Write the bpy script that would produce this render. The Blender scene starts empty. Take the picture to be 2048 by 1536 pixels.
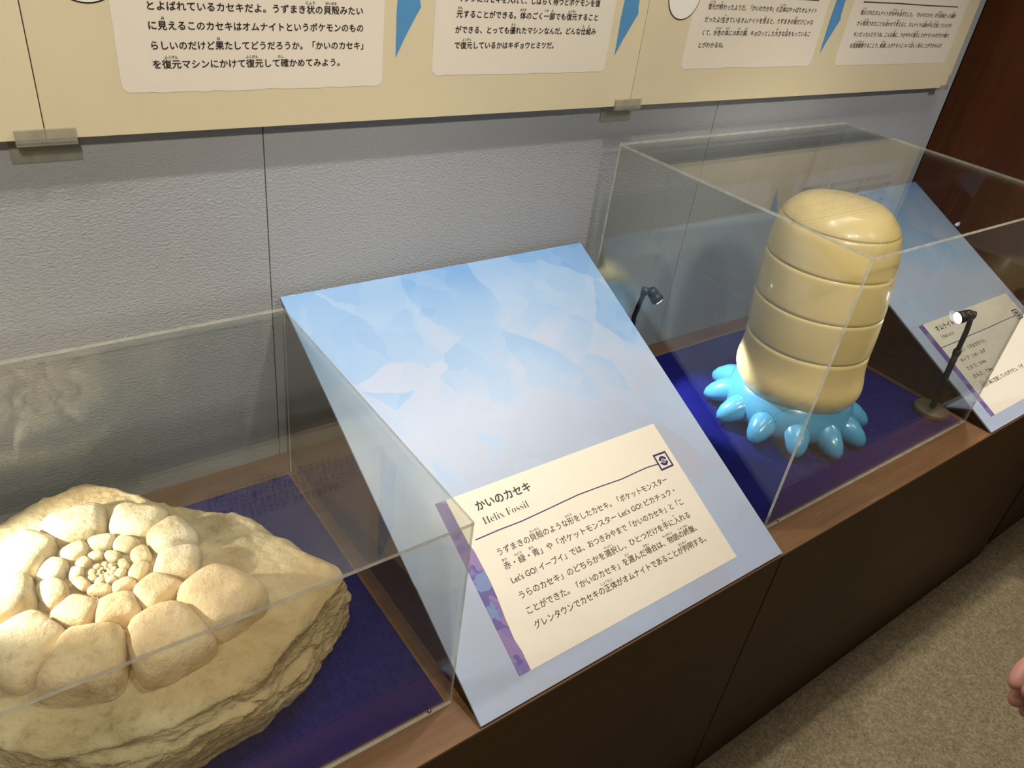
import bpy, bmesh, math, random
from mathutils import Vector, Matrix, noise
random.seed(7)
PI = math.pi
sc = bpy.context.scene
COL = sc.collection

# ------------------------------------------------------------------ camera
cam_d = bpy.data.cameras.new('camera'); cam = bpy.data.objects.new('camera', cam_d); COL.objects.link(cam)
YAW, PITCH, ROLL = 0.7027, -0.5718, 0.1439
F = Vector((math.sin(YAW)*math.cos(PITCH), math.cos(YAW)*math.cos(PITCH), math.sin(PITCH)))
R0 = Vector((math.cos(YAW), -math.sin(YAW), 0)); U0 = R0.cross(F)
RR = math.cos(ROLL)*R0 + math.sin(ROLL)*U0; UU = -math.sin(ROLL)*R0 + math.cos(ROLL)*U0
m = Matrix((RR, UU, -F)).transposed().to_4x4(); m.translation = Vector((-0.2966, -1.0953, 0.927))
cam.matrix_world = m
cam_d.sensor_width = 36; cam_d.lens = 1551.29/2048*36; cam_d.clip_start = 0.02
sc.camera = cam

# ------------------------------------------------------------------ world, lights, exposure
w = bpy.data.worlds.new('world'); sc.world = w; w.use_nodes = True
bg = w.node_tree.nodes['Background']; bg.inputs[0].default_value = (1.0, 0.9, 0.76, 1); bg.inputs[1].default_value = 0.075
sc.view_settings.view_transform = 'Standard'; sc.view_settings.look = 'None'
sc.view_settings.gamma = 1.0; sc.view_settings.use_curve_mapping = False
sc.view_settings.exposure = 0.11
sc.cycles.transparent_max_bounces = 48
sc.cycles.max_bounces = 8

def aim(o, target):
    o.rotation_euler = (Vector(target)-o.location).to_track_quat('-Z', 'Y').to_euler()
def spot(name, loc, target, power, angle, blend, radius, color):
    d = bpy.data.lights.new(name, 'SPOT'); d.energy = power; d.spot_size = math.radians(angle); d.spot_blend = blend
    d.shadow_soft_size = radius; d.color = color
    o = bpy.data.objects.new(name, d); COL.objects.link(o); o.location = loc; aim(o, target); return o
def area(name, loc, target, power, sx, sy, color):
    d = bpy.data.lights.new(name, 'AREA'); d.energy = power; d.shape = 'RECTANGLE'; d.size = sx; d.size_y = sy; d.color = color
    o = bpy.data.objects.new(name, d); COL.objects.link(o); o.location = loc; aim(o, target); return o
WARM = (1.0, 0.90, 0.74)
for x, p in ((-1.0, 20), (-0.40, 14), (0.52, 30)):
    spot('track_and_fill_spot', (x, -0.46, 1.75), (x, -0.30, 0.0), p, 110, 0.6, 0.022, (1.0, 0.94, 0.84))
spot('track_and_fill_spot', (1.75, -1.95, 1.95), (1.65, -0.25, 0.30), 75, 40, 0.7, 0.03, (1.0, 0.94, 0.84))  # added fill from the front to brighten the right panel, not on the track
area('added_overhead_fill', (1.35, -0.55, 2.35), (1.3, -0.25, 0.2), 15, 1.5, 0.4, (1.0, 0.94, 0.85))  # added soft fill over the middle, placed to avoid glare; no real fitting
spot('wall_fill', (-0.6, -1.95, 1.95), (-0.30, -0.05, 0.26), 96, 50, 0.9, 0.06, WARM)  # added fill for the left wall and boards, not a real fitting
spot('wall_fill', (0.7, -1.95, 1.95), (0.75, -0.05, 0.36), 58, 44, 0.9, 0.06, WARM)  # second added fill, lifts the middle of the wall
spot('model_fill', (0.15, -1.95, 1.95), (1.10, -0.36, 0.30), 115, 20, 0.7, 0.12, (1.0, 0.93, 0.80))  # added narrow fill to brighten the tan model, no lamp of the room
spot('aisle_light', (1.95, -0.33, 2.1), (1.75, -1.15, -0.67), 68, 52, 0.9, 0.05, (1.0, 0.93, 0.80))

# ------------------------------------------------------------------ material helpers
def mat(name):
    m = bpy.data.materials.new(name); m.use_nodes = True
    return m, m.node_tree, m.node_tree.nodes['Principled BSDF']
def nd(nt, t, **kw):
    n = nt.nodes.new(t)
    for k, v in kw.items(): setattr(n, k, v)
    return n
def ramp(nt, fac, stops, interp='LINEAR'):
    r = nd(nt, 'ShaderNodeValToRGB'); r.color_ramp.interpolation = interp
    e = r.color_ramp.elements
    e[0].position, e[0].color = stops[0][0], (*stops[0][1], 1)
    e[1].position, e[1].color = stops[-1][0], (*stops[-1][1], 1)
    for p, c in stops[1:-1]:
        x = e.new(p); x.color = (*c, 1)
    nt.links.new(fac, r.inputs[0]); return r.outputs[0]
def coords(nt, scale=(1, 1, 1), rot=(0, 0, 0)):
    tc = nd(nt, 'ShaderNodeTexCoord'); mp = nd(nt, 'ShaderNodeMapping')
    mp.inputs['Scale'].default_value = scale; mp.inputs['Rotation'].default_value = rot
    nt.links.new(tc.outputs['Object'], mp.inputs[0]); return mp.outputs[0]
def noi(nt, vec, scale, detail=4, rough=.55, dist=0):
    n = nd(nt, 'ShaderNodeTexNoise'); n.inputs['Scale'].default_value = scale; n.inputs['Detail'].default_value = detail
    n.inputs['Roughness'].default_value = rough; n.inputs['Distortion'].default_value = dist
    nt.links.new(vec, n.inputs['Vector']); return n
def bump(nt, b, h, strength, dist):
    n = nd(nt, 'ShaderNodeBump'); n.inputs['Strength'].default_value = strength; n.inputs['Distance'].default_value = dist
    nt.links.new(h, n.inputs['Height']); nt.links.new(n.outputs[0], b.inputs['Normal'])
def plain(name, col, rough=.5, metal=0, coat=0, var=.06, scale=30, spec=.5):
    m, nt, b = mat(name)
    n = noi(nt, coords(nt), scale)
    c = ramp(nt, n.outputs[0], [(.3, tuple(x*(1-var) for x in col)), (.7, tuple(min(1, x*(1+var)) for x in col))])
    nt.links.new(c, b.inputs['Base Color']); b.inputs['Roughness'].default_value = rough; b.inputs['Metallic'].default_value = metal
    b.inputs['Coat Weight'].default_value = coat; b.inputs['Specular IOR Level'].default_value = spec
    return m
def mix(nt, fac, a, b_, kind='RGBA', blend='MIX'):
    n = nd(nt, 'ShaderNodeMix', data_type=kind); n.blend_type = blend
    if hasattr(fac, 'links'): nt.links.new(fac, n.inputs[0])
    else: n.inputs[0].default_value = fac
    for i, v in ((6, a), (7, b_)):
        if hasattr(v, 'links'): nt.links.new(v, n.inputs[i])
        else: n.inputs[i].default_value = (*v, 1)
    return n.outputs[2]

# grey embossed wall vinyl
def m_wall():
    m, nt, b = mat('grey_wall_vinyl')
    v = coords(nt, (1, 1, 1.6))
    n = noi(nt, v, 190, 3, .5, .5); big = noi(nt, v, 2, 2)
    c = ramp(nt, big.outputs[0], [(.3, (.345, .36, .385)), (.7, (.375, .39, .415))])
    nt.links.new(c, b.inputs['Base Color']); b.inputs['Roughness'].default_value = .55
    bump(nt, b, n.outputs[0], .5, .0035); return m
def wood(name, dark, light, streak, scale=(3, 40, 40), rough=.38, sfreq=1.0, coat=0, spec=.4):
    m, nt, b = mat(name)
    v = coords(nt, scale)
    n = noi(nt, v, 1.0, 6, .6, .5); n2 = noi(nt, coords(nt, tuple(s*2.3 for s in scale)), 1.0*sfreq, 3, .5, 1.0)
    c = ramp(nt, n.outputs[0], [(.30, dark), (.70, light)])
    f = ramp(nt, n2.outputs[0], [(.66, (0, 0, 0)), (.78, (1, 1, 1))])
    c2 = mix(nt, f, c, streak)
    nt.links.new(c2, b.inputs['Base Color']); b.inputs['Roughness'].default_value = rough
    b.inputs['Coat Weight'].default_value = coat; b.inputs['Specular IOR Level'].default_value = spec
    bump(nt, b, n.outputs[0], .15, .0006); return m
def m_carpet():
    m, nt, b = mat('carpet')
    v = coords(nt)
    n = noi(nt, v, 150, 4, .7); n2 = noi(nt, v, 45, 3, .6); n3 = noi(nt, v, 420, 2, .6)
    c = ramp(nt, n.outputs[0], [(.36, (.22, .165, .085)), (.5, (.385, .305, .18)), (.64, (.56, .47, .31))])
    c2 = mix(nt, .35, c, ramp(nt, n2.outputs[0], [(.35, (.26, .20, .11)), (.65, (.47, .38, .24))]))
    nt.links.new(c2, b.inputs['Base Color']); b.inputs['Roughness'].default_value = .95
    b.inputs['Specular IOR Level'].default_value = .1
    bump(nt, b, n3.outputs[0], .8, .004); return m
# printed blue facets: two layers of flat, rounded patches over a soft gradient (flat print)
def m_sky_print():
    m, nt, b = mat('blue_patch_print')
    v = coords(nt)
    dn = noi(nt, v, 9, 2)
    off = nd(nt, 'ShaderNodeVectorMath', operation='SCALE'); off.inputs[3].default_value = .07
    sub = nd(nt, 'ShaderNodeVectorMath', operation='SUBTRACT'); sub.inputs[1].default_value = (.5, .5, .5)
    nt.links.new(dn.outputs['Color'], sub.inputs[0]); nt.links.new(sub.outputs[0], off.inputs[0])
    add = nd(nt, 'ShaderNodeVectorMath', operation='ADD'); nt.links.new(v, add.inputs[0]); nt.links.new(off.outputs[0], add.inputs[1])
    def vor(scale):
        q = nd(nt, 'ShaderNodeTexVoronoi', feature='SMOOTH_F1'); q.feature = 'F1'; q.inputs['Scale'].default_value = scale
        nt.links.new(add.outputs[0], q.inputs['Vector']); s = nd(nt, 'ShaderNodeSeparateColor'); nt.links.new(q.outputs['Color'], s.inputs[0]); return s
    a = vor(9.5); a2 = vor(17)
    sx = nd(nt, 'ShaderNodeSeparateXYZ'); nt.links.new(v, sx.inputs[0])
    # wide drift of tone over the sheet: deeper blue along the top, paler lilac below
    g = nd(nt, 'ShaderNodeMapRange'); g.inputs[1].default_value = 0.22; g.inputs[2].default_value = .72
    nt.links.new(sx.outputs[1], g.inputs[0])
    bign = noi(nt, v, 3.2, 2)
    ma = nd(nt, 'ShaderNodeMath', operation='MULTIPLY_ADD'); nt.links.new(g.outputs[0], ma.inputs[0]); ma.inputs[1].default_value = .62
    mb = nd(nt, 'ShaderNodeMath', operation='MULTIPLY_ADD'); nt.links.new(bign.outputs[0], mb.inputs[0]); mb.inputs[1].default_value = .5; mb.inputs[2].default_value = -.25
    nt.links.new(mb.outputs[0], ma.inputs[2])
    md = nd(nt, 'ShaderNodeMath', operation='MULTIPLY_ADD'); nt.links.new(a.outputs[0], md.inputs[0]); md.inputs[1].default_value = .30; nt.links.new(ma.outputs[0], md.inputs[2])
    me = nd(nt, 'ShaderNodeMath', operation='MULTIPLY_ADD'); nt.links.new(a2.outputs[1], me.inputs[0]); me.inputs[1].default_value = .12; nt.links.new(md.outputs[0], me.inputs[2])
    c = ramp(nt, me.outputs[0], [(.0, (.45, .48, .60)), (.2, (.43, .50, .65)), (.42, (.45, .53, .70)), (.62, (.34, .50, .74)), (.80, (.25, .43, .72)), (.95, (.15, .34, .68))])
    nt.links.new(c, b.inputs['Base Color']); b.inputs['Roughness'].default_value = .28
    b.inputs['Specular IOR Level'].default_value = .45
    return m
def m_strip_print():
    m, nt, b = mat('purple_patch_print')
    q = nd(nt, 'ShaderNodeTexVoronoi'); q.inputs['Scale'].default_value = 42
    v = coords(nt); n = noi(nt, v, 30, 2)
    c0 = mix(nt, .08, v, n.outputs['Color']); nt.links.new(c0, q.inputs['Vector'])
    s = nd(nt, 'ShaderNodeSeparateColor'); nt.links.new(q.outputs['Color'], s.inputs[0])
    c = ramp(nt, s.outputs[0], [(0, (.16, .11, .34)), (.3, (.22, .17, .42)), (.55, (.28, .20, .42)), (.75, (.19, .26, .48)), (.9, (.13, .11, .36))], 'CONSTANT')
    nt.links.new(c, b.inputs['Base Color']); b.inputs['Roughness'].default_value = .35; return m
def m_acrylic():
    m, nt, b = mat('clear_acrylic'); nt.nodes.remove(b)
    out = nt.nodes['Material Output']
    geo = nd(nt, 'ShaderNodeNewGeometry'); mr = nd(nt, 'ShaderNodeMapRange'); mr.inputs[3].default_value = 1.5; mr.inputs[4].default_value = 1/1.5
    nt.links.new(geo.outputs['Backfacing'], mr.inputs[0])
    fr = nd(nt, 'ShaderNodeFresnel'); nt.links.new(mr.outputs[0], fr.inputs[0])
    t = nd(nt, 'ShaderNodeBsdfTransparent'); t.inputs[0].default_value = (.955, .965, .955, 1)
    g = nd(nt, 'ShaderNodeBsdfGlossy'); g.inputs['Roughness'].default_value = .015
    mx = nd(nt, 'ShaderNodeMixShader'); nt.links.new(fr.outputs[0], mx.inputs[0]); nt.links.new(t.outputs[0], mx.inputs[1]); nt.links.new(g.outputs[0], mx.inputs[2])
    nt.links.new(mx.outputs[0], out.inputs[0]); return m
def m_edge(name, col, trans):
    m, nt, b = mat(name); out = nt.nodes['Material Output']
    n = noi(nt, coords(nt), 60, 3)
    c = ramp(nt, n.outputs[0], [(.35, tuple(x*.75 for x in col)), (.65, col)])
    nt.links.new(c, b.inputs['Base Color']); b.inputs['Roughness'].default_value = .18; b.inputs['IOR'].default_value = 1.5
    t = nd(nt, 'ShaderNodeBsdfTransparent'); t.inputs[0].default_value = (.86, .86, .82, 1)
    mx = nd(nt, 'ShaderNodeMixShader'); mx.inputs[0].default_value = trans
    nt.links.new(b.outputs[0], mx.inputs[1]); nt.links.new(t.outputs[0], mx.inputs[2]); nt.links.new(mx.outputs[0], out.inputs[0]); return m
def m_felt():
    m, nt, b = mat('blue_felt')
    n = noi(nt, coords(nt), 700, 2)
    c = ramp(nt, n.outputs[0], [(.35, (.0012, .0018, .070)), (.65, (.0025, .0035, .115))])
    nt.links.new(c, b.inputs['Base Color']); b.inputs['Roughness'].default_value = .8; b.inputs['Specular IOR Level'].default_value = .15
    bump(nt, b, n.outputs[0], .3, .001); return m
def m_stone(name, c1, c2, c3, bumps=.5, sc_=9):
    m, nt, b = mat(name)
    v = coords(nt); n = noi(nt, v, sc_, 7, .62, .3); n2 = noi(nt, v, 60, 6, .7); n3 = noi(nt, v, 3.5, 2)
    c = ramp(nt, n.outputs[0], [(.36, c1), (.5, c2), (.64, c3)])
    sp = ramp(nt, n2.outputs[0], [(.30, (.55, .50, .42)), (.48, (1, 1, 1))]); c = mix(nt, .8, c, sp, blend='MULTIPLY')
    c = mix(nt, ramp(nt, n3.outputs[0], [(.45, (0, 0, 0)), (.62, (.5, .5, .5))]), c, tuple(x*y for x, y in zip(c2, (1.05, .83, .62))))
    nt.links.new(c, b.inputs['Base Color']); b.inputs['Roughness'].default_value = .62; b.inputs['Specular IOR Level'].default_value = .3
    bump(nt, b, n2.outputs[0], bumps, .008); return m

M = dict(
    wall=m_wall(), carpet=m_carpet(), sky=m_sky_print(), strip=m_strip_print(), acrylic=m_acrylic(),
    edge=m_edge('acrylic_cut_edge', (.86, .84, .76), .42), felt=m_felt(),
    clip=m_edge('clip_acrylic', (.62, .60, .52), .72),
    cabinet=wood('dark_cabinet_wood', (.048, .0200, .0020), (.066, .0290, .0040), (.090, .043, .010), (3, 40, 40), .55),
    top=wood('brown_worktop_wood', (.165, .083, .036), (.225, .118, .054), (.33, .20, .13), (5, 70, 40), .42),
    sidewood=wood('stained_partition_wood', (.062, .014, .0010), (.100, .026, .003), (.34, .12, .02), (26, 26, 2.6), .42, spec=.25),
    beige=plain('beige_board_print', (.65, .565, .385), .42, var=.05, scale=3),
    cream=plain('cream_card_print', (.86, .79, .67), .36, var=.01),
    boxpink=plain('pale_text_box_print', (.73, .66, .56), .42, var=.01),
    ink=plain('black_ink', (.016, .013, .012), .4, var=.1),
    brownink=plain('brown_ink', (.075, .045, .03), .4, var=.1),
    purple=plain('purple_ink', (.045, .03, .14), .4, var=.1),
    arrow=plain('blue_arrow_print', (.085, .26, .50), .42, var=.05),
    plum=plain('plum_ink', (.06, .022, .035), .4, var=.1),
    black=plain('black_lamp_paint', (.018, .018, .02), .35), gun=plain('dull_olive_metal', (.10, .095, .07), .38, metal=.3),
    steel=plain('steel', (.62, .60, .56), .22, metal=1),
    slab=m_stone('sandstone', (.29, .225, .11), (.43, .35, .195), (.54, .46, .28), .6),
    chamber=m_stone('pale_fossil_stone', (.45, .345, .18), (.58, .475, .29), (.66, .58, .41), .6, 14),
    shell=plain('tan_gloss_paint', (.78, .60, .27), .30, coat=.45, var=.05, scale=5),
    aqua=plain('turquoise_gloss_paint', (.075, .33, .56), .26, coat=.5, var=.04, scale=6),
    groove=plain('brown_groove', (.12, .08, .03), .5),
    skin=plain('skin', (.58, .27, .21), .5, var=.06, scale=60), cloth=plain('dark_cloth', (.03, .032, .045), .85),
    trouser=plain('grey_cloth', (.06, .06, .065), .85), hair=plain('dark_hair', (.012, .009, .007), .45), dark=plain('shadow_gap_board', (.004, .003, .003), .8),
    white=plain('white_print', (.80, .77, .70), .4, var=.01),
)
def emis(name, col, s):
    m, nt, b = mat(name); b.inputs['Base Color'].default_value = (*col, 1)
    b.inputs['Emission Color'].default_value = (*col, 1); b.inputs['Emission Strength'].default_value = s; return m
M['led'] = emis('led_lens', (.93, .96, 1.0), 14)

# ------------------------------------------------------------------ object helpers
def link(name, me, m=None, parent=None, smooth=False):
    o = bpy.data.objects.new(name, me); COL.objects.link(o)
    if m is not None and len(me.materials) == 0:
        for x in (m if isinstance(m, (list, tuple)) else [m]): me.materials.append(x)
    if smooth: me.shade_smooth()
    if parent: o.parent = parent
    return o
def tag(o, label=None, cat=None, group=None, kind=None):
    if label: o['label'] = label
    if cat: o['category'] = cat
    if group: o['group'] = group
    if kind: o['kind'] = kind
    return o
def empty(name, loc=(0, 0, 0), rot=(0, 0, 0)):
    o = bpy.data.objects.new(name, None); COL.objects.link(o); o.location = loc; o.rotation_euler = rot; o.empty_display_size = .05; return o
def bm_box(bm, x0, x1, y0, y1, z0, z1, bev=0):
    r = bmesh.ops.create_cube(bm, size=1)
    bmesh.ops.scale(bm, verts=r['verts'], vec=(x1-x0, y1-y0, z1-z0)); bmesh.ops.translate(bm, verts=r['verts'], vec=((x0+x1)/2, (y0+y1)/2, (z0+z1)/2))
    if bev:
        es = list({e for v in r['verts'] for e in v.link_edges}); bmesh.ops.bevel(bm, geom=es, offset=bev, segments=2, affect='EDGES', profile=.6)
def done(name, bm, m, parent=None, smooth=False):
    me = bpy.data.meshes.new(name); bm.normal_update(); bm.to_mesh(me); bm.free(); return link(name, me, m, parent, smooth)
def box(name, x0, x1, y0, y1, z0, z1, m, parent=None, bev=.0008):
    bm = bmesh.new(); bm_box(bm, x0, x1, y0, y1, z0, z1, bev); return done(name, bm, m, parent)
def lathe(name, prof, m, parent=None, seg=40, loc=(0, 0, 0), smooth=True, fn=None):
    vs, fs = [], []
    for z, r in prof:
        for k in range(seg):
            a = 2*PI*k/seg; rr = r*(fn(a, z) if fn else 1); vs.append((loc[0]+rr*math.cos(a), loc[1]+rr*math.sin(a), loc[2]+z))
    n = len(prof)
    for i in range(n-1):
        for k in range(seg): fs.append((i*seg+k, i*seg+(k+1) % seg, (i+1)*seg+(k+1) % seg, (i+1)*seg+k))
    fs.append(tuple(range(seg-1, -1, -1))); fs.append(tuple((n-1)*seg+k for k in range(seg)))
    me = bpy.data.meshes.new(name); me.from_pydata(vs, [], fs); me.update(); return link(name, me, m, parent, smooth)
def tube(name, pts, rads, m, parent=None, seg=14):
    pts = [Vector(p) for p in pts]; vs, fs = [], []
    run = (pts[-1]-pts[0]).normalized()
    ref = min((Vector((1, 0, 0)), Vector((0, 1, 0)), Vector((0, 0, 1))), key=lambda q: abs(q.dot(run)))
    if not isinstance(rads, (list, tuple)): rads = [rads]*len(pts)
    for i, p in enumerate(pts):
        t = (pts[min(i+1, len(pts)-1)]-pts[max(i-1, 0)]).normalized()
        a = t.cross(ref).normalized(); b = t.cross(a)
        for k in range(seg):
            q = 2*PI*k/seg; vs.append(p+rads[i]*(math.cos(q)*a+math.sin(q)*b))
    for i in range(len(pts)-1):
        for k in range(seg): fs.append((i*seg+k, i*seg+(k+1) % seg, (i+1)*seg+(k+1) % seg, (i+1)*seg+k))
    fs.append(tuple(range(seg-1, -1, -1))); fs.append(tuple((len(pts)-1)*seg+k for k in range(seg)))
    me = bpy.data.meshes.new(name); me.from_pydata([tuple(v) for v in vs], [], fs); me.update()
    bm = bmesh.new(); bm.from_mesh(me); bmesh.ops.recalc_face_normals(bm, faces=bm.faces); bm.to_mesh(me); bm.free()
    return link(name, me, m, parent, True)
def sheet(name, poly, z0, t, m, parent, mtx=None):
    """flat print cut to an outline, lying on its board (local x, y), thickness t"""
    bm = bmesh.new(); vs = [bm.verts.new((x, y, z0+t)) for x, y in poly]; f = bm.faces.new(vs)
    r = bmesh.ops.extrude_face_region(bm, geom=[f])
    bmesh.ops.translate(bm, verts=[v for v in r['geom'] if isinstance(v, bmesh.types.BMVert)], vec=(0, 0, -t))
    bmesh.ops.recalc_face_normals(bm, faces=bm.faces)
    return done(name, bm, m, parent)
def stroke(name, pts, wd, z0, m, parent, t=.0003):
    up = [(x, y+wd/2) for x, y in pts]; dn = [(x, y-wd/2) for x, y in reversed(pts)]
    return sheet(name, up+dn, z0, t, m, parent)
_tc = {}
def text(body, u0, u1, v, em, m, parent, z, name='lettering', off=0.0, res=2, bold=0.0):
    """one printed line of lettering on the board's local plane, fitted between u0 and u1"""
    cu = bpy.data.curves.new('t', 'FONT'); cu.body = body; cu.size = 1; cu.resolution_u = res; cu.offset = off
    o = bpy.data.objects.new('t', cu); COL.objects.link(o)
    me = bpy.data.meshes.new_from_object(o.evaluated_get(bpy.context.evaluated_depsgraph_get()))
    bpy.data.objects.remove(o); bpy.data.curves.remove(cu)
    xs = [q.co.x for q in me.vertices]; x0, x1 = min(xs), max(xs)
    sx = (u1-u0)/(x1-x0)
    for q in me.vertices: q.co = (u0+(q.co.x-x0)*sx, v+q.co.y*em, z)
    if bold:      # thicker print: the same outlines struck again a hair to each side
        bm = bmesh.new(); bm.from_mesh(me); base = list(bm.verts)+list(bm.edges)+list(bm.faces)
        for k, (dx, dy) in enumerate(((bold, 0), (bold*.5, bold*.8))):
            r = bmesh.ops.duplicate(bm, geom=base); bmesh.ops.translate(bm, verts=[g for g in r['geom'] if isinstance(g, bmesh.types.BMVert)], vec=(dx*em, dy*em, .00002*(k+1)))
        bm.to_mesh(me); bm.free()
    me.materials.clear()
    me.name = name
    return link(name, me, m, parent)
def cw(c): return 1.0 if ord(c) > 0x2000 else .56
def jline(body, u0, u1, v, em, m, parent, z, ruby=(), dy=1.06, res=2, bold=.035):
    text(body, u0, u1, v+.1*em, em, m, parent, z, res=res, bold=bold)
    tot = sum(cw(c) for c in body)
    for sub, kana in ruby:
        sub, occ = (sub, 0) if isinstance(sub, str) else sub
        i = -1
        for _ in range(occ+1): i = body.index(sub, i+1)
        a = sum(cw(c) for c in body[:i])/tot; b = a+sum(cw(c) for c in sub)/tot
        c = u0+(a+b)/2*(u1-u0); hw = len(kana)*em*.36/2
        text(kana, c-hw, c+hw, v+dy*em, em*.40, m, parent, z, name='reading_kana', res=1, bold=bold*1.3)

# ------------------------------------------------------------------ setting
H = 0.6758; D = 0.65; XW = 2.0689
fl = box('floor', -3.0, 5.0, -4.2, 0.02, -H-.05, -H, M['carpet'], bev=0); tag(fl, kind='structure')
wb = box('wall_back', -3.0, 4.5, .010, .08, -H, 2.4, M['dark'], bev=0); tag(wb, kind='structure')
seams = [-2.84, -1.858, -.878, .1033, 1.0851, 2.066]
for a, b in zip(seams[:-1], seams[1:]):
    box('wall_panel', a+.0008, b-.0008, 0, .0098, -.05, 2.4, M['wall'], wb, bev=.0005)
wr = box('wall_right', XW, 2.0985, -D+.001, -.0005, .0005, 2.4, M['sidewood'], bev=.001); tag(wr, kind='structure')

# ------------------------------------------------------------------ wall boards
BZ = .6
def board(x0, x1, label):
    e = empty('information_board', ((x0+x1)/2, -.0005, BZ)); tag(e, label, 'sign')
    e['x'] = (x0+x1)/2
    bd = box('backing_board', x0+.0006-(x0+x1)/2, x1-.0006-(x0+x1)/2, -.0255, -.0125, 0, .80, M['beige'], e, bev=.0006)
    # standoff battens keep it off the wall
    box('batten', -.30, -.27, -.0125, -.0002, .10, .70, M['dark'], e); box('batten', .27, .30, -.0125, -.0002, .10, .70, M['dark'], e)
    # print plane: an empty would be a level of its own, so prints use a rotated mesh object
    return e, (x0+x1)/2
def on_board(fn, e, cx):
    """prints made in local x,y then stood up on the board face"""
    before = set(o.name for o in COL.objects)
    fn()
    for o in COL.objects:
        if o.name not in before:
            o.parent = e
            for q in o.data.vertices: q.co = (q.co.x-cx, -.0255-q.co.z, q.co.y)
            o.data.update()
def wavy_box(x0, x1, y0, y1, r=.012):
    p = []
    for cx, cy, a0 in ((x1-r, y1-r, 0), (x0+r, y1-r, 90), (x0+r, y0+r, 180), (x1-r, y0+r, 270)):
        for k in range(6):
            a = math.radians(a0+k*18); p.append((cx+r*math.cos(a), cy+r*math.sin(a)))
    q = []
    for i, a in enumerate(p):
        b = p[(i+1) % len(p)]; n = max(1, int(math.dist(a, b)/.012))
        for k in range(n):
            t = k/n; x, y = a[0]+(b[0]-a[0])*t, a[1]+(b[1]-a[1])*t
            w_ = .0009 if n > 3 else 0
            q.append((x+w_*noise.noise((x*60, y*60, 1)), y+w_*2*noise.noise((x*70, y*70, 5))))
    return q
def arrow(xl, xr):
    p = [(xl+.002, .40), (xl+.0005, .30), (xl+.003, .22), (xl-.001, .15), (xl, .089), (xl+.0145, .1176), (xr-.011, .1400), (xr, .158), (xr-.003, .17), (xr-.004, .22), (xr-.001, .30), (xr-.003, .33), (xl+.012, .39)]
    return p
def ring(cx, cy, r, wd, n=48):
    return [(cx+r*math.cos(2*PI*k/n), cy+r*math.sin(2*PI*k/n)) for k in range(n)]

b1, c1 = board(-1.136, -.171, 'plain beige printed board at the far left of the wall above the fossil case')
b2, c2 = board(-.171, .796, 'middle beige wall board with two pale text boxes split by a blue arrow')
b3, c3 = board(.796, 1.981, 'rightmost beige wall board with the smaller narrow text boxes beside the wooden partition')
EMW = .0112
def prints2():
    Z = .0003
    sheet('text_box', wavy_box(-.0795, .2765, .050, .42), 0, .0003, M['boxpink'], None)
    sheet('text_box', wavy_box(.360, .7165, .0625, .42), 0, .0003, M['boxpink'], None)
    sheet('blue_arrow', arrow(.2975, .336), 0, .0003, M['arrow'], None)
    sheet('blue_arrow', arrow(.7351, .7742), 0, .0003, M['arrow'], None)
    sheet('picture_disc', ring(-.1026, .1925, .042, 0), .0, .0003, M['ink'], None)
    sheet('disc_inner', ring(-.1026, .1925, .0404, 0), .0002, .0003, M['white'], None)
    Z = .0007
    P = None; I = M['ink']
    jline('とよばれているカセキだよ。うずまき状の貝殻みたい', -.0388, .2432, .1452, EMW, I, P, Z, [('状', 'じょう'), ('貝殻', 'かいがら')])
    jline('に見えるこのカセキはオムナイトというポケモンのもの', -.0398, .2442, .1233, EMW, I, P, Z, [('見', 'み')])
    jline('らしいのだけど果たしてどうだろうか。「かいのカセキ」', -.0394, .2444, .1005, EMW, I, P, Z, [('果', 'は')])
    jline('を復元マシンにかけて復元して確かめてみよう。', -.0402, .2084, .0785, EMW, I, P, Z, [('復元', 'ふくげん'), (('復元', 1), 'ふくげん'), ('確', 'たし')])
    jline('マシンにカセキを入れて、しばらく待つとポケモンを復', .3984, .6804, .1667, EMW, I, P, Z)
    jline('元することができる。体のごく一部でも復元すること', .3974, .6804, .1450, EMW, I, P, Z, [('元', 'げん'), ('体', 'からだ'), ('一', 'いち'), ('部', 'ぶ'), ('復元', 'ふくげん')])
    jline('ができる、とっても優れたマシンなんだ。どんな仕組み', .3972, .6808, .1231, EMW, I, P, Z, [('優', 'すぐ'), ('仕', 'し'), ('組', 'く')])
    jline('で復元しているかはキギョウヒミツだ。', .3977, .5923, .1010, EMW, I, P, Z, [('復元', 'ふくげん')])
    for k, (a, b_, t) in enumerate(((-.0388, .2432, 'これが「かいのカセキ」'),)): pass
on_board(prints2, b2, c2)
EM3 = .0112
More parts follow.
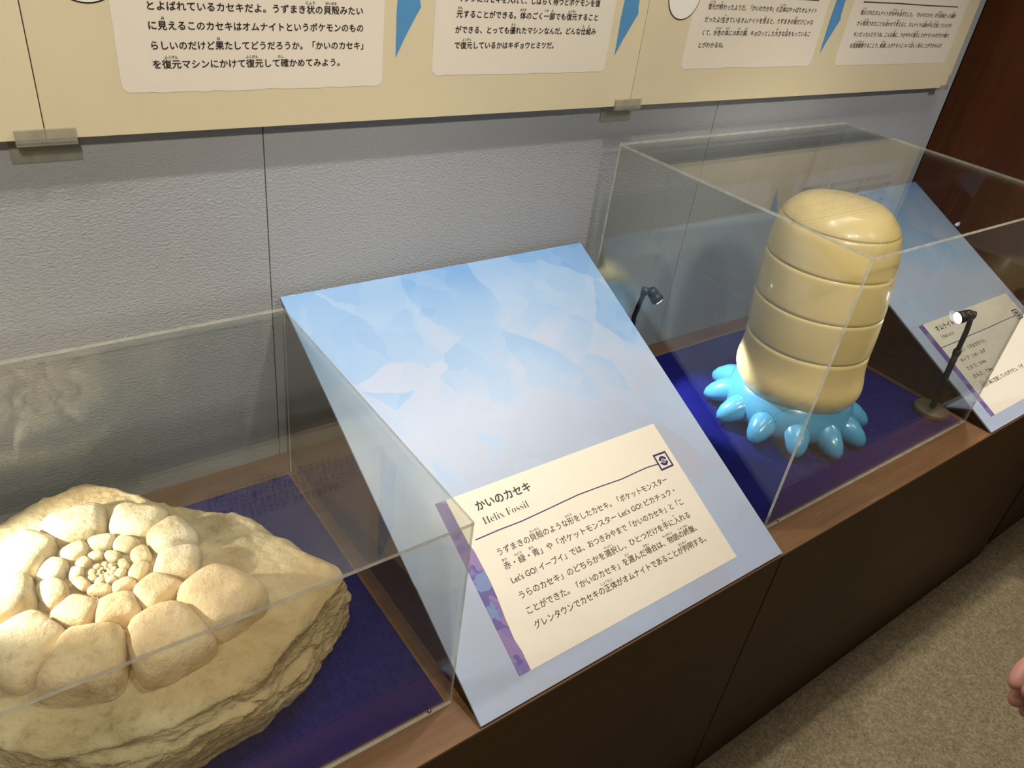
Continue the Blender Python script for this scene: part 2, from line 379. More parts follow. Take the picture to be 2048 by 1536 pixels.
def prints3():
    sheet('text_box', wavy_box(.9125, 1.3285, .064, .42), 0, .0003, M['boxpink'], None)
    sheet('text_box', wavy_box(1.4190, 1.9215, .064, .42), 0, .0003, M['boxpink'], None)
    sheet('blue_arrow', arrow(1.3510, 1.3889), 0, .0003, M['arrow'], None)
    sheet('picture_disc', ring(.883, .192, .042, 0), .0004, .0003, M['ink'], None)
    sheet('disc_inner', ring(.883, .192, .0404, 0), .0006, .0003, M['white'], None)
    Z = .0007; P = None; I = M['ink']
    jline('復元が終わったようだ。「かいのカセキ」の正体はやっぱりオムナイト', .9508, 1.292, .1695, EM3, I, P, Z, bold=.012, ruby=[('復元', 'ふくげん'), ('終', 'お'), ('正体', 'しょうたい')])
    jline('だったよ!生きているオムナイトを見ると、うずまきの殻だけじゃな', .9497, 1.292, .1472, EM3, I, P, Z, bold=.012, ruby=[('生', 'い'), ('見', 'み'), ('殻', 'から')])
    jline('くて、水色の体に10本の脚、キョロッとした大きな目をもっているこ', .9517, 1.2932, .1240, EM3, I, P, Z, bold=.012, ruby=[('水色', 'みずいろ'), ('体', 'からだ'), ('本', 'ほん'), ('脚', 'あし'), ('大', 'おお'), ('目', 'め')])
    jline('とがわかるね。', .9495, 1.0219, .1020, EM3, I, P, Z, bold=.012)
    jline('復元されたオムナイトが水中を泳ぎだした。「かいのカセキ」が大昔海だった場所', 1.4573, 1.8825, .1702, EM3, I, P, Z, bold=.012, ruby=[('復元', 'ふくげん'), ('水中', 'すいちゅう'), ('泳', 'およ'), ('大昔', 'おおむかし'), ('場所', 'ばしょ')])
    jline('から発見されたことも合わせて考えると、オムナイトは海の中に生息していたポケ', 1.4571, 1.883, .1480, EM3, I, P, Z, bold=.012, ruby=[('発見', 'はっけん'), ('合', 'あ'), ('考', 'かんが'), ('海', 'うみ'), ('中', 'なか'), ('生息', 'せいそく')])
    jline('モンだったんだろうね。こんな風に、カセキから復元したポケモンのすがたや動き', 1.4588, 1.8857, .1250, EM3, I, P, Z, bold=.012, ruby=[('風', 'ふう'), ('復元', 'ふくげん'), ('動', 'うご')])
    jline('を直接観察することで、絶滅したポケモンについて詳しく知ることができるんだ!', 1.4585, 1.8695, .1012, EM3, I, P, Z, bold=.012, ruby=[('直接観察', 'ちょくせつかんさつ'), ('絶滅', 'ぜつめつ'), ('詳', 'くわ'), ('知', 'し')])
    stroke('rule', [(1.4557, .1965), (1.60, .1972), (1.74, .1962), (1.8757, .1968)], .0022, .0004, M['plum'], None)
    stroke('rule', [(.955, .1945), (1.12, .1955), (1.2897, .1948)], .0022, .0004, M['plum'], None)
on_board(prints3, b3, c3)

def clip(cx, label):
    bm = bmesh.new()
    w_ = .033
    bm_box(bm, -w_, w_, -.0305, -.0265, -.002, .013, .0006)      # front lip over the print
    bm_box(bm, -w_, w_, -.0305, -.0005, -.0065, -.0015, .0006)   # shelf under the board
    bm_box(bm, -w_-.006, w_+.006, -.004, -.0005, -.034, -.0065, .0006)   # plate on the wall
    o = done('board_clip', bm, M['clip']); o.location = (cx, 0, BZ); tag(o, label, 'clip', 'clear clips under the wall boards')
clip(-.171, 'clear acrylic clip under the board joint at the left, above the fossil case')
clip(.790, 'clear acrylic clip under the board joint near the middle of the wall')
bm = bmesh.new()
bm_box(bm, 1.950, 1.984, -.030, -.0262, -.003, .007, .0005); bm_box(bm, 1.9745, 1.984, -.030, -.0262, -.003, .034, .0005)
bm_box(bm, 1.950, 1.984, -.030, -.0005, -.006, -.0015, .0005)
o = done('corner_bracket', bm, M['clip']); o.location = (0, 0, BZ); tag(o, 'small clear corner bracket under the right end of the wall boards', 'bracket')

# ------------------------------------------------------------------ cabinets and worktop
def cabinet(x0, x1, y, ztop, label, group='dark wooden plinth cabinets'):
    cx = (x0+x1)/2; e = empty('display_cabinet', (cx, y, -H)); tag(e, label, 'cabinet', group)
    h = ztop+H; hw = (x1-x0)/2
    box('front_panel', -hw, hw, 0, .018, .0, h, M['cabinet'], e, bev=.0012)
    box('side_panel', -hw, -hw+.018, .0185, -y-.02, .0, h, M['cabinet'], e)
    box('side_panel', hw-.018, hw, .0185, -y-.02, .0, h, M['cabinet'], e)
    return e
cabinet(-1.40, .7510, -D, -.0052, 'nearest dark wooden cabinet under the fossil case and the centre panel')
cabinet(.7545, 2.0985, -D, -.0052, 'long dark wooden cabinet under the second display case')
cabinet(2.185, 3.3, -.637, .0, 'dark wooden cabinet beyond the black gap at the right edge')
box('gap_shade_board', 2.0995, 2.184, -.60, -.58, -H, .9, M['dark'], bev=0)['kind'] = 'structure'  # near-black board standing in for the shade in the gap between cabinets
bpy.data.objects['gap_shade_board'].name = 'gap_shade_1'
wt = box('worktop', -1.40, XW-.0005, -D+.0003, -.0003, -.005, 0, M['top'], bev=.0006)
tag(wt, 'brown wood-grain worktop running under both cases and along the wall', 'worktop')

# ------------------------------------------------------------------ sloping panels
PL = math.hypot(.65, .3244); TILT = math.atan2(.3244, .65)
EMP = .0126
def slope_panel(x0, wd, label, kind):
    e = empty('sloping_panel', (x0, -.648, .0046), (TILT, 0, 0)); tag(e, label, 'sign', 'blue sloping caption panels')
    L = PL-.012
    box('printed_board', 0, wd, 0, L, -.004, 0, M['sky'], e, bev=.0004)
    # dark wedge sides and top rail below the board
    def wedge(name, a, b):
        c, s = math.cos(-TILT), math.sin(-TILT)
        def loc(y, z):  # world-aligned offset to board-local
            return (c*y - s*z, s*y + c*z)
        pts = [loc(.014, .0025), loc(.635, -.0035), loc(.635, .3048)]
        pts = [(.006, -.0048), (loc(.008, -.0042)), loc(.646, -.0042), (L-.006, -.0048)]
        bm = bmesh.new(); A = [bm.verts.new((a, y, z)) for y, z in pts]; B = [bm.verts.new((b, y, z)) for y, z in pts]
        bm.faces.new(A); bm.faces.new(B[::-1])
        for i in range(len(pts)): bm.faces.new((A[i], B[i], B[(i+1) % len(pts)], A[(i+1) % len(pts)]))
        bmesh.ops.recalc_face_normals(bm, faces=bm.faces); done(name, bm, M['cabinet'], e)
    wedge('wedge_side', .0025, .0145); wedge('wedge_side', wd-.0145, wd-.0025)
    Z = .0003
    return e
def emblem(cx, cy, s, e):
    h = s/2; P = M['purple']; z = .0006
    q = [(-1, 1.06), (1.02, 1.0), (1.0, -1.0), (-1.06, -1.03)]
    bm = bmesh.new(); out = [bm.verts.new((cx+x*h, cy+y*h, z)) for x, y in q]; inn = [bm.verts.new((cx+x*h*.78, cy+y*h*.78, z)) for x, y in q]
    for i in range(4): bm.faces.new((out[i], out[(i+1) % 4], inn[(i+1) % 4], inn[i]))
    bmesh.ops.recalc_face_normals(bm, faces=bm.faces)
    done('emblem_frame', bm, P, e)
    bm = bmesh.new(); r0, r1, n = s*.30, s*.135, 20
    def seg(a0, a1, ra, rb):
        p = []
        for k in range(n+1):
            a = a0+(a1-a0)*k/n
            p.append((bm.verts.new((cx+ra*math.cos(a), cy+ra*math.sin(a), z)), bm.verts.new((cx+rb*math.cos(a), cy+rb*math.sin(a), z))))
        for a, b in zip(p[:-1], p[1:]): bm.faces.new((a[0], b[0], b[1], a[1]))
    g = .20
    seg(g, PI-g, r0, r1); seg(PI+g, 2*PI-g, r0, r1); seg(0, 2*PI, s*.085, s*.03)
    done('emblem_ball', bm, P, e)

# -- centre panel
p1 = slope_panel(.1141, .6370, 'large blue sloping panel with a cream caption card in front of the grey wall', 1)
sheet('caption_card', [(.1005, .0315), (.1012, .06), (.0988, .078), (.1010, .11), (.1047, .1426), (.1061, .1671), (.1050, .216), (.1018, .2274), (.1005, .3020), (.5406, .3005), (.5404, .0313)], 0, .0004, M['cream'], p1)
sheet('purple_strip', [(.0805, .0318), (.1003, .0318), (.1010, .06), (.0986, .078), (.1008, .11), (.1045, .1426), (.1059, .1671), (.1048, .216), (.1016, .2274), (.1003, .3020), (.0819, .3022)], 0, .0004, M['strip'], p1)
emblem(.5137, .2309, .0305, p1)
stroke('rule', [(.1148, .2292), (.1569, .2296), (.1994, .2286), (.2416, .2300), (.3162, .2329), (.3653, .2315), (.4113, .2292), (.455, .2306), (.4755, .2308), (.4985, .2290)], .0018, .0004, M['purple'], p1)
Z1 = .0006
text('かいのカセキ', .1407, .2435, .2690, .0178, M['ink'], p1, Z1, 'title_lettering', 0, 4, .05)
text('𝐇𝐞𝐥𝐢𝐱 𝐅𝐨𝐬𝐬𝐢𝐥', .1406, .2250, .2450, .0172, M['brownink'], p1, Z1, 'title_lettering', -.016, 4)
BI = M['brownink']
jline('うずまきの貝殻のような形をしたカセキ。「ポケットモンスター', .1378, .4975, .1930, EMP, BI, p1, Z1, [('貝殻', 'かいがら'), ('形', 'かたち')], res=3, bold=.02)
jline("赤・緑・青」や「ポケットモンスター Let's GO! ピカチュウ・", .1365, .4990, .1703, EMP, BI, p1, Z1, [('赤', 'あか'), ('緑', 'みどり'), ('青', 'あお')], res=3, bold=.02)
jline("Let's GO! イーブイ」では、おつきみやまで「かいのカセキ」と「こ", .1370, .5015, .1475, EMP, BI, p1, Z1, res=3, bold=.02)
jline('うらのカセキ」のどちらかを選択し、ひとつだけを手に入れる', .1375, .4990, .1228, EMP, BI, p1, Z1, [('選択', 'せんたく'), ('手', 'て'), ('入', 'い')], res=3, bold=.02)
jline('ことができた。「かいのカセキ」を選んだ場合は、物語の終盤、', .1368, .4965, .0990, EMP, BI, p1, Z1, [('選', 'えら'), ('場合', 'ばあい'), ('物語', 'ものがたり'), ('終盤', 'しゅうばん')], res=3, bold=.02)
jline('グレンタウンでカセキの正体がオムナイトであることが判明する。', .1368, .5010, .0762, EMP, BI, p1, Z1, [('正体', 'しょうたい'), ('判明', 'はんめい')], res=3, bold=.02)

# -- right panel
p2 = slope_panel(1.530, .5375, 'blue sloping panel at the right, against the dark wooden partition', 2)
sheet('caption_card', [(.0578, .0305), (.0590, .12), (.0612, .2243), (.0600, .2960), (.5060, .2965), (.5060, .0300)], 0, .0004, M['cream'], p2)
sheet('purple_strip', [(.0398, .0305), (.0576, .0305), (.0588, .12), (.0610, .2243), (.0598, .2960), (.0398, .2950)], 0, .0004, M['strip'], p2)
emblem(.4770, .2300, .0305, p2)
stroke('rule', [(.0611, .2250), (.153, .2246), (.2059, .2262), (.3001, .2262), (.391, .2281), (.4610, .2284)], .0018, .0004, M['purple'], p2)
text('オムナイト', .0944, .1830, .2665, .0178, M['ink'], p2, Z1, 'title_lettering', 0, 4, .05)
text('𝐎𝐦𝐚𝐧𝐲𝐭𝐞', .0925, .1560, .2440, .0172, M['brownink'], p2, Z1, 'title_lettering', -.016, 3)
jline('ぶんるい：うずまきポケモン', .0930, .2530, .1940, EMP, BI, p2, Z1)
jline('タイプ：いわ・みず', .0927, .2175, .1708, EMP, BI, p2, Z1)
jline('たかさ：0.4m', .0920, .1850, .1475, EMP, BI, p2, Z1)
jline('おもさ：7.5kg', .0920, .1860, .1240, EMP, BI, p2, Z1)
jline('太古の海に生息していたポケモン。うず', .0934, .3150, .0960, EMP, BI, p2, Z1, [('太古', 'たいこ'), ('海', 'うみ')])

# ------------------------------------------------------------------ felt mats and clear cases
def mat_(x0, x1, y0, y1, label):
    o = box('felt_mat', x0, x1, y0, y1, .0002, .0026, M['felt'], bev=.0004); tag(o, label, 'mat', 'dark blue mats in the display cases'); return o
mat_(-.570, .0935, -.5885, -.0625, 'dark blue felt mat under the stone fossil')
mat_(.7818, 1.5130, -.5835, -.0525, 'dark blue felt mat under the tan and blue model')
def pane(x0, x1, y0, y1, z0, z1, parent, ax, front=False):
    bm = bmesh.new(); bm_box(bm, x0, x1, y0, y1, z0, z1)
    o = done('pane', bm, [M['acrylic'], M['edge']], parent)
    for p in o.data.polygons:
        clear = abs(p.normal[ax]) > .9 or (ax != 2 and (p.normal.z > .9 or (p.normal.z < -.9 and not front))) or (ax == 0 and abs(p.normal.y) > .9)
        p.material_index = 0 if clear else 1
    return o
def case(x0, x1, y0, y1, h, label, t=.005):
    e = empty('display_case', ((x0+x1)/2, (y0+y1)/2, .0004)); tag(e, label, 'display case', 'clear acrylic display cases')
    hx, hy = (x1-x0)/2, (y1-y0)/2
    pane(-hx, hx, -hy, hy, h-t, h, e, 2)
    pane(-hx, hx, -hy, -hy+t, 0, h-t-.0002, e, 1, True); pane(-hx, hx, hy-t, hy, 0, h-t-.0002, e, 1)
    pane(-hx, -hx+t, -hy+t+.0002, hy-t-.0002, 0, h-t-.0002, e, 0); pane(hx-t, hx, -hy+t+.0002, hy-t-.0002, 0, h-t-.0002, e, 0)
    for sx in (-hx+.035, hx-.035):
        s = lathe('screw', [(0, .0032), (.0012, .0032), (.002, .0022)], M['steel'], e, 16)
        for v in s.data.vertices: v.co = (v.co.x+sx, -hy-v.co.z, v.co.y+.009)
    return e
case(-.5800, .1010, -.5963, -.0542, .329, 'low clear acrylic case covering the spiral fossil at the left')
case(.7735, 1.5215, -.5912, -.0440, .5368, 'tall clear acrylic case covering the tan and blue model')

# ------------------------------------------------------------------ spiral fossil
FC = Vector((-.2335, -.274, .0))
fossil = empty('spiral_fossil', (FC.x, FC.y, .0028)); tag(fossil, 'tan stone slab with a raised spiral ammonite fossil lying on a blue mat', 'fossil')
rim = [(-.345, -.112), (-.275, -.080), (-.222, -.074), (-.180, -.106), (-.146, -.155), (-.095, -.200), (-.046, -.238), (-.013, -.303), (.006, -.352), (.036, -.417), (.008, -.438), (-.026, -.461), (-.074, -.490), (-.114, -.517), (-.177, -.523), (-.221, -.530), (-.293, -.515), (-.340, -.500), (-.385, -.455), (-.44, -.40), (-.47, -.31), (-.45, -.20), (-.40, -.145)]
rp = sorted([(math.atan2(y-FC.y-.0, x-FC.x), math.hypot(x-FC.x, y-FC.y)) for x, y in rim])
def rim_r(a):
    a = (a+PI) % (2*PI)-PI
    n = len(rp)
    for i in range(n):
        a0, r0 = rp[i]; a1, r1 = rp[(i+1) % n]
        if i == n-1: a1 += 2*PI
        aa = a if a >= a0 or i < n-1 else a+2*PI
        if i == n-1 and a < rp[0][0]: aa = a+2*PI
        if a0 <= aa <= a1:
            t = (aa-a0)/(a1-a0); p0 = Vector((math.cos(a0), math.sin(a0)))*r0; p1_ = Vector((math.cos(a1), math.sin(a1)))*r1
            d = Vector((math.cos(aa), math.sin(aa))); e_ = p1_-p0
            den = d.x*e_.y-d.y*e_.x
            if abs(den) < 1e-9: return r0+(r1-r0)*t
            return (p0.x*e_.y-p0.y*e_.x)/den
    return rp[0][1]
TOPZ = .118
NA, NR, NS = 460, 70, 64
vs = [(0, 0, TOPZ-.004)]; fs = []
radii = [rim_r(2*PI*k/NA) for k in range(NA)]
radii = [sum(radii[(k+j) % NA] for j in range(-2, 3))/5 for k in range(NA)]
def topz(x, y):
    z = TOPZ+.0045*noise.fractal(Vector((x*8, y*8, 3)), .9, 2.2, 3)+.0022*noise.fractal(Vector((x*40, y*40, 8)), .6, 2.1, 5)-.010*max(0, .012-abs(noise.noise(Vector((x*13, y*13, 21)))))/.012*max(0, noise.noise(Vector((x*6, y*6, 2))))
    return z
for i in range(1, NR+1):
    t = i/NR
    for k in range(NA):
        a = 2*PI*k/NA; r = radii[k]*t*(.985+.02*noise.noise(Vector((math.cos(a)*6, math.sin(a)*6, 0))))
        x, y = r*math.cos(a), r*math.sin(a)
        z = topz(x, y)-.014*max(0, t-.93)**2/.0049*(.3+1.0*abs(noise.noise(Vector((math.cos(a)*5, math.sin(a)*5, 5)))))
        vs.append((x, y, z))
for i in range(1, NS+1):
    t = i/NS
    for k in range(NA):
        a = 2*PI*k/NA; b0 = vs[1+(NR-1)*NA+k]; zt = b0[2]
        z = zt*(1-t)
        ca, sa = math.cos(a), math.sin(a)
        X, Y = radii[k]*ca, radii[k]*sa
        warp = z+.35*X*.35+.012*noise.noise(Vector((X*9, Y*9, 4)))          # beds dip a little
        bed = warp*30; lay = math.floor(bed); fr = bed-lay
        amp = noise.noise(Vector((lay*3.7, X*7, Y*7)))
        amp2 = noise.noise(Vector(((lay+1)*3.7, X*7, Y*7)))
        e_ = min(1, max(0, (fr-.78)/.22)); ledge = amp*(1-e_)+amp2*e_
        rough = noise.fractal(Vector((X*22, Y*22, z*60)), .7, 2.1, 5)
        facet = noise.noise(Vector((X*12, Y*12, z*16+3)))
        crack = max(0, .10-abs(noise.noise(Vector((X*10, Y*10, z*44+9)))))/.10
        env = min(1, t*9)
        r = radii[k]*.995+env*(.010*math.sin(min(1, t*1.3)*PI*.62)+.011*ledge+.0042*rough+.010*facet-.006*crack*crack)
        r -= .034*max(0, t-.60)**1.4*1.7
        vs.append((r*ca, r*sa, max(0, z)))
for k in range(NA): fs.append((0, 1+k, 1+(k+1) % NA))
for i in range(NR+NS-1):
    for k in range(NA): fs.append((1+i*NA+k, 1+(i+1)*NA+k, 1+(i+1)*NA+(k+1) % NA, 1+i*NA+(k+1) % NA))
fs.append(tuple(1+(NR+NS-1)*NA+k for k in range(NA-1, -1, -1)))
me = bpy.data.meshes.new('stone_slab'); me.from_pydata(vs, [], fs); me.update(); so = link('stone_slab', me, M['slab'], fossil, True)
for p in so.data.polygons:
    if p.normal.z < .55: p.use_smooth = False

ch = [(-.128, -.397), (-.198, -.428), (-.281, -.413), (-.333, -.356), (-.336, -.272), (-.305, -.212), (-.246, -.184), (-.179, -.207), (-.148, -.258), (-.151, -.310), (-.187, -.346), (-.235, -.350), (-.275, -.328), (-.291, -.283), (-.287, -.245), (-.258, -.225), (-.226, -.224), (-.200, -.240), (-.188, -.269), (-.198, -.294), (-.220, -.309), (-.244, -.300), (-.261, -.282), (-.265, -.261), (-.254, -.245), (-.237, -.240), (-.218, -.250), (-.210, -.273)]
pts = [Vector((x-FC.x, y-FC.y, 0)) for x, y in ch]
# smooth spiral radius so neighbouring whorls meet
tot = 0; pr = None; pol = []
for p in pts:
    a = math.atan2(p.y, p.x)
    if pr is not None: tot += (a-pr+PI) % (2*PI)-PI
    pr = a; pol.append([tot, p.length])
a_start = math.atan2(pts[0].y, pts[0].x)
R_K = -math.log(.162/.030)/(-math.radians(834))   # growth per radian
def rad_fit(T): return .165*math.exp(T*R_K*.98)
seq = []
for T, r in pol:
    rf = rad_fit(T); seq.append((T, r*.62+rf*.38))
T = seq[-1][0]
while len(seq) < 50 and rad_fit(T) > .0045:
    T -= math.radians(41); seq.append((T, rad_fit(T)))
seq.append((seq[-1][0]-1.5, .0018))
def chamber(i):
    T, r = seq[i]; a = a_start+T
    p = Vector((r*math.cos(a), r*math.sin(a), 0))
    def P(j):
        j = max(0, min(len(seq)-1, j)); q = seq[j]; return Vector((q[1]*math.cos(a_start+q[0]), q[1]*math.sin(a_start+q[0]), 0))
    nx, pv = P(i+1), P(i-1)
    if i == 0: pv = p+(p-nx)*1.0
    tg = (nx-pv).normalized(); rd = Vector((-tg.y, tg.x, 0))
    if rd.dot(p) < 0: rd = -rd
    lt = .5*((nx-p).length+(p-pv).length)*.535
    # radial half-width from the neighbouring whorls
    wr_ = (.318 if i < 13 else .27)*r if r > .02 else .27*r+.001
    if i == 0: lt *= 1.05; wr_ *= .98
    hz = wr_*(.88 if i < 7 else .80 if i < 13 else .86)
    vs, fs = [], []
    n1, n2 = (34, 26) if i < 22 else (18, 12)
    e1, e2 = (.50, .55) if i < 13 else (.62, .66)
    def sp(v, e): return math.copysign(abs(v)**e, v)
    for u in range(n2+1):
        ph = -PI/2+PI*u/n2
        for k in range(n1):
            th = 2*PI*k/n1
            x = sp(math.cos(ph), e1)*sp(math.cos(th), e2); y = sp(math.cos(ph), e1)*sp(math.sin(th), e2); z = sp(math.sin(ph), .82)
            taper = 1+.16*y*(1 if r > .03 else 0)        # wider outwards, like a wedge
            q = p+tg*(x*lt*taper)+rd*(y*wr_)+Vector((0, 0, z*hz))
            d = (q-p); s = noise.fractal(Vector((q.x*40, q.y*40, q.z*40+i)), .8, 2.2, 3)
            q += d.normalized()*s*min(.0022, .05*wr_)
            vs.append(tuple(q))
    for u in range(n2):
        for k in range(n1): fs.append((u*n1+k, u*n1+(k+1) % n1, (u+1)*n1+(k+1) % n1, (u+1)*n1+k))
    me = bpy.data.meshes.new('shell_chamber'); me.from_pydata(vs, [], fs); me.update()
    bm = bmesh.new(); bm.from_mesh(me); bmesh.ops.remove_doubles(bm, verts=bm.verts, dist=1e-6); bmesh.ops.recalc_face_normals(bm, faces=bm.faces); bm.to_mesh(me); bm.free()
    o = link('shell_chamber', me, M['chamber'], fossil, True)
    o.location = (0, 0, TOPZ+hz*.02+ (.004 if r < .09 else 0))
for i in range(len(seq)): chamber(i)

# ------------------------------------------------------------------ model in the second case (plain banded stand-in)
mod = empty('banded_sculpture', (1.118, -.366, .0028)); tag(mod, 'tall rounded tan banded sculpture on a glossy blue scalloped foot', 'sculpture')
LX, LY = -.11, .02
def shift(o):
    for v in o.data.vertices:
        z = v.co.z; v.co.x += LX*(z-.1); v.co.y = v.co.y*.97+LY*(z-.1)
def sh_r(z):
    pr_ = [(.085, .118), (.10, .134), (.125, .139), (.155, .131), (.19, .1285), (.25, .131), (.31, .131), (.37, .128), (.42, .124), (.455, .117), (.48, .104), (.497, .079), (.505, .042), (.507, .004)]
    for (a, ra), (b, rb) in zip(pr_[:-1], pr_[1:]):
        if a <= z <= b: t = (z-a)/(b-a); t = t; return ra+(rb-ra)*t
    return .004
cuts = [.085, .208, .298, .386, .462, .507]
for a, b in zip(cuts[:-1], cuts[1:]):
    n = 12; prof = []
    for k in range(n+1):
        z = a+(b-a)*k/n
        # smooth profile by averaging
        r = sum(sh_r(min(.507, max(.085, z+d))) for d in (-.012, -.006, 0, .006, .012))/5 if z < .485 else sh_r(z)
        if k in (0, n) and 0 < z < .5: r -= .0022
        prof.append((z, r))
    prof.insert(1, (a+.0012, prof[1][1]*.2+prof[0][1]*.8+.0014)); 
    if b < .5: prof.insert(-1, (b-.0012, prof[-1][1]+.0018))
    if a < .1: fn = lambda q, z: 1+.018*math.cos(4*q+.6)*max(0, (.17-z)/.085)
    else: fn = None
    o = lathe('band', prof, M['shell'], mod, 72, fn=fn); shift(o)
ft = lathe('foot', [(0, .095), (.012, .125), (.03, .138), (.055, .137), (.08, .128), (.10, .112), (.112, .09)], M['aqua'], mod, 64)
for k in range(12):
    a = 2*PI*(k+.5)/12; d = Vector((math.cos(a), math.sin(a), 0))
    p = [d*.085+Vector((0, 0, .045)), d*.115+Vector((0, 0, .042)), d*.142+Vector((0, 0, .034)), d*.162+Vector((0, 0, .025)), d*.174+Vector((0, 0, .0195)), d*.180+Vector((0, 0, .017))]
    tube('foot_lobe', p, [.028, .030, .027, .0205, .0125, .003], M['aqua'], mod, 20)

# ------------------------------------------------------------------ small lamps in the cases
def lamp(base, pole_top, elbow, head, target, label, power, color, gauge=.0068, spot_angle=62, lit=True):
    base = Vector(base); e = empty('mini_lamp', base); tag(e, label, 'lamp', 'small black spot lamps in the display cases')
    L = lambda p: Vector(p)-base
    lathe('base', [(0, .037), (.002, .039), (.0125, .039), (.0145, .0365)], M['gun'], e, 40)
    pt, el, hd, tg = L(pole_top), L(elbow), L(head), L(target)
    tube('pole', [(0, 0, .0146), tuple(pt*.55), tuple(pt*.72)], gauge, M['black'], e)
    tube('collar', [tuple(pt*.715), tuple(pt*.735), tuple(pt*.765), tuple(pt*.785)], [gauge*1.02, gauge*1.28, gauge*1.28, gauge*1.0], M['black'], e)
    tube('arm', [tuple(pt*.78), tuple(pt), tuple(el.lerp(pt, .25)), tuple(el)], [gauge*.82]*4, M['black'], e)
    j = lathe('joint', [(-.007, .0075), (-.0055, .0088), (.0055, .0088), (.007, .0075)], M['black'], e, 20); j.location = el
    j.rotation_euler = (PI/2, 0, .6)
    d = (tg-hd).normalized()
    c = hd
    hp = [tuple(c-d*.018), tuple(c-d*.015), tuple(c-d*.004), tuple(c-d*.003), tuple(c-d*.001), tuple(c+d*.001), tuple(c+d*.014)]
    tube('lamp_head', hp, [.007, .0105, .0125, .0108, .0108, .0128, .0135], M['black'], e, 24)
    tube('stem', [tuple(el), tuple(c-d*.014)], gauge*.7, M['black'], e)
    tube('lens', [tuple(c+d*.0141), tuple(c+d*.0150)], [.0122, .0116], M['led'], e, 24)
    s = spot('lamp_light', tuple(base+c+d*.0185), target, power, spot_angle, .55, .006, color)
    return e
COOL = (.86, .94, 1.0)
lamp((.842, -.125, .003), (.836, -.122, .190), (.850, -.122, .247), (.868, -.135, .240), (1.02, -.29, .02), 'small black lamp in the back left corner of the tall case, behind the panel', 9, COOL)
lamp((1.470, -.528, .003), (1.440, -.530, .232), (1.425, -.530, .274), (1.385, -.530, .279), (1.15, -.43, .20), 'small black lamp with lit lens beside the right panel in the tall case', 1.6, (1.0, .95, .85))
lamp((-.515, -.19, .003), (-.512, -.19, .215), (-.500, -.195, .268), (-.475, -.205, .272), (-.31, -.245, .14), 'small black lamp in the low case left of the fossil', 13, (1.0, .95, .86), spot_angle=75)

# ------------------------------------------------------------------ person at the right edge
def skin(name, nodes, edges, m, parent, root=0, sub=2):
    me = bpy.data.meshes.new(name); me.from_pydata([n[0] for n in nodes], edges, [])
    o = link(name, me, m, parent)
    md = o.modifiers.new('skin', 'SKIN'); md.use_smooth_shade = True
    sv = me.skin_vertices[0].data
    for i, n in enumerate(nodes):
        r = n[1]; sv[i].radius = (r, r) if not isinstance(r, tuple) else r
        sv[i].use_root = (i == root)
    ss = o.modifiers.new('sub', 'SUBSURF'); ss.levels = sub; ss.render_levels = sub
    dg = bpy.context.evaluated_depsgraph_get(); me2 = bpy.data.meshes.new_from_object(o.evaluated_get(dg))
    o.modifiers.clear(); o.data = me2
    me2.shade_smooth()
    return o
PX, PY = 1.06, -1.33
per = empty('person', (PX, PY, -H)); tag(per, 'person in dark clothes at the right edge, only a hand in view over the carpet', 'person')
Lp = lambda x, y, z: (x-PX, y-PY, z+H)
sh = Lp(PX-.17, PY, .66); elb = Lp(PX-.27, PY+.10, .44); wri = Lp(.700, -1.050, .300)
body = skin('body', [
    (Lp(PX, PY, .22), (.155, .115)), (Lp(PX, PY, .40), (.135, .10)), (Lp(PX, PY, .58), (.16, .11)), (Lp(PX, PY+.0, .69), (.12, .08)), (Lp(PX, PY+.01, .76), .052), (Lp(PX, PY+.03, .84), (.068, .085)), (Lp(PX, PY+.03, .93), (.076, .09)),
    (sh, .058), (elb, .044), (wri, .030),
    (Lp(PX+.17, PY, .66), .058), (Lp(PX+.24, PY-.02, .42), .044), (Lp(PX+.25, PY+.03, .18), .030),
    (Lp(PX-.09, PY, .14), .088), (Lp(PX-.09, PY+.01, -.22), .06), (Lp(PX-.09, PY-.02, -.58), .042), (Lp(PX-.09, PY+.09, -.640), .035),
    (Lp(PX+.09, PY, .14), .088), (Lp(PX+.09, PY+.01, -.22), .06), (Lp(PX+.09, PY-.02, -.58), .042), (Lp(PX+.09, PY+.09, -.640), .035)],
    [(0, 1), (1, 2), (2, 3), (3, 4), (4, 5), (5, 6), (3, 7), (7, 8), (8, 9), (3, 10), (10, 11), (11, 12), (0, 13), (13, 14), (14, 15), (15, 16), (0, 17), (17, 18), (18, 19), (19, 20)], [M['cloth'], M['skin'], M['trouser']], per)
for p in body.data.polygons:
    z = p.center.z-H
    p.material_index = 1 if z > .735 else (2 if z < .18 and abs(p.center.x) < .17 else 0)
lathe('hair', [(0, .080), (.03, .098), (.07, .098), (.105, .080), (.125, .045), (.13, .01)], M['hair'], per, 28, loc=(0, .01, .90+H-.02))
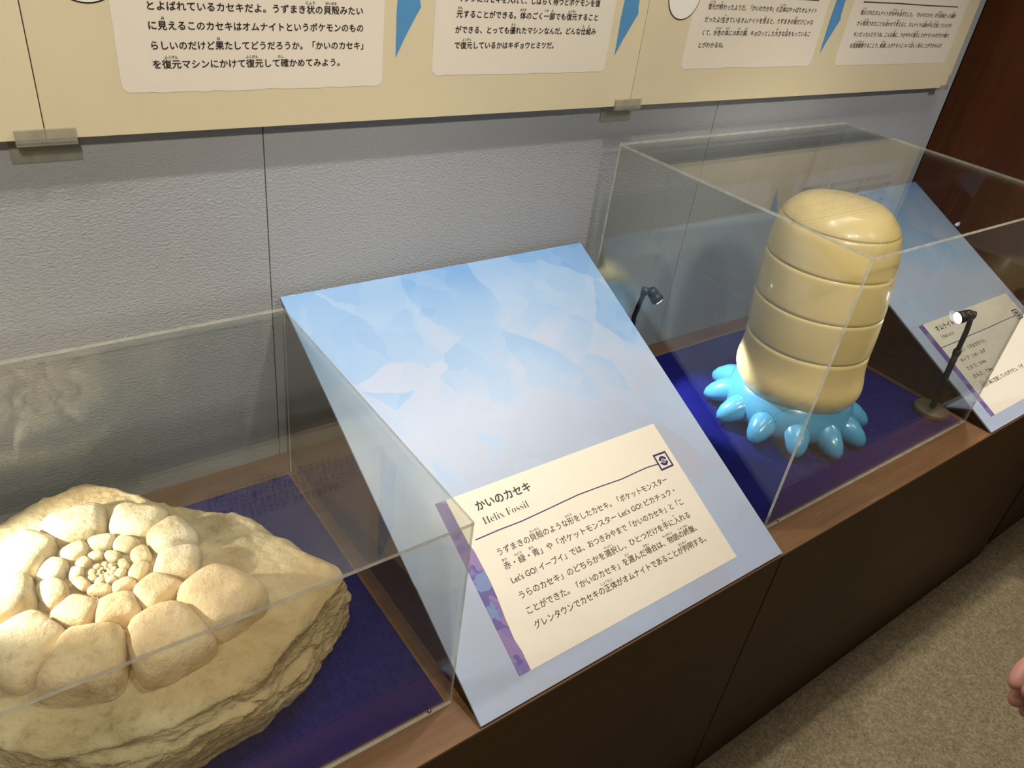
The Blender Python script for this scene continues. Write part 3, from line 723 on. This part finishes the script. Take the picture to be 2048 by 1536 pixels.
# hand reaching down and forward: palm, four fingers, thumb (one continuous surface per digit chain)
W0 = Vector(wri)
def HP(x, y, z): return tuple(Vector((x-PX, y-PY, z+H)))
hand = skin('hand', [
    (tuple(W0.lerp(Vector(elb), .22)), .027), (HP(.665, -1.0440, .275), (.034, .026)), (HP(.636, -1.0440, .254), (.040, .022)), (HP(.616, -1.0440, .243), (.038, .019)),
    (HP(.5977, -1.0323, .2540), .0110), (HP(.5720, -1.0293, .2500), .0104), (HP(.5560, -1.0310, .2430), .0094), (HP(.5540, -1.0380, .2360), .0084),
    (HP(.6012, -1.0427, .2346), .0110), (HP(.5795, -1.0391, .2256), .0104), (HP(.5659, -1.0403, .2156), .0096), (HP(.5623, -1.0465, .2080), .0086),
    (HP(.6097, -1.0515, .2205), .0104), (HP(.5892, -1.0513, .2108), .0098), (HP(.5772, -1.0536, .2019), .0090), (HP(.5750, -1.0600, .1950), .0080),
    (HP(.6191, -1.0606, .2107), .0094), (HP(.6010, -1.0612, .2010), .0088), (HP(.5904, -1.0642, .1928), .0080), (HP(.5890, -1.0700, .1868), .0072),
    (HP(.618, -1.062, .262), .0150), (HP(.585, -1.0560, .2545), .0122), (HP(.5640, -1.0500, .2450), .0108), (HP(.5480, -1.0440, .2390), .0092)],
    [(0, 1), (1, 2), (2, 3), (3, 4), (4, 5), (5, 6), (6, 7), (3, 8), (8, 9), (9, 10), (10, 11), (3, 12), (12, 13), (13, 14), (14, 15), (3, 16), (16, 17), (17, 18), (18, 19), (1, 20), (20, 21), (21, 22), (22, 23)], M['skin'], per)

h2 = hand.copy(); h2.data = hand.data.copy(); COL.objects.link(h2)
for v in h2.data.vertices:      # the other hand, mirrored and hanging at the end of the right arm
    d = v.co-W0
    v.co = Vector((PX+.252-PX+d.z*.30*-1, PY+.04-PY+(d.y)*1.0, .185+H+d.x*.9))
h2.data.flip_normals()
lathe('nose', [(0, .003), (.004, .011), (.016, .010), (.034, .006), (.042, .002)], M['skin'], per, 14, loc=(0, .118, .868+H-.02))
for sx in (-1, 1):
    lathe('ear', [(0, .003), (.008, .011), (.026, .014), (.044, .010), (.052, .003)], M['skin'], per, 12, loc=(sx*.078, .025, .862+H-.02))
    lathe('eye', [(0, .002), (.004, .009), (.010, .011), (.016, .009), (.020, .002)], M['white'], per, 14, loc=(sx*.030, .104, .893+H-.02))
    lathe('shoe', [(0, .052), (.012, .054), (.03, .05), (.055, .036), (.062, .018)], M['black'], per, 24, loc=(sx*.09, .04, .0))
lathe('mouth', [(0, .004), (.003, .018), (.007, .018), (.010, .004)], M['plum'], per, 14, loc=(0, .098, .838+H-.02))
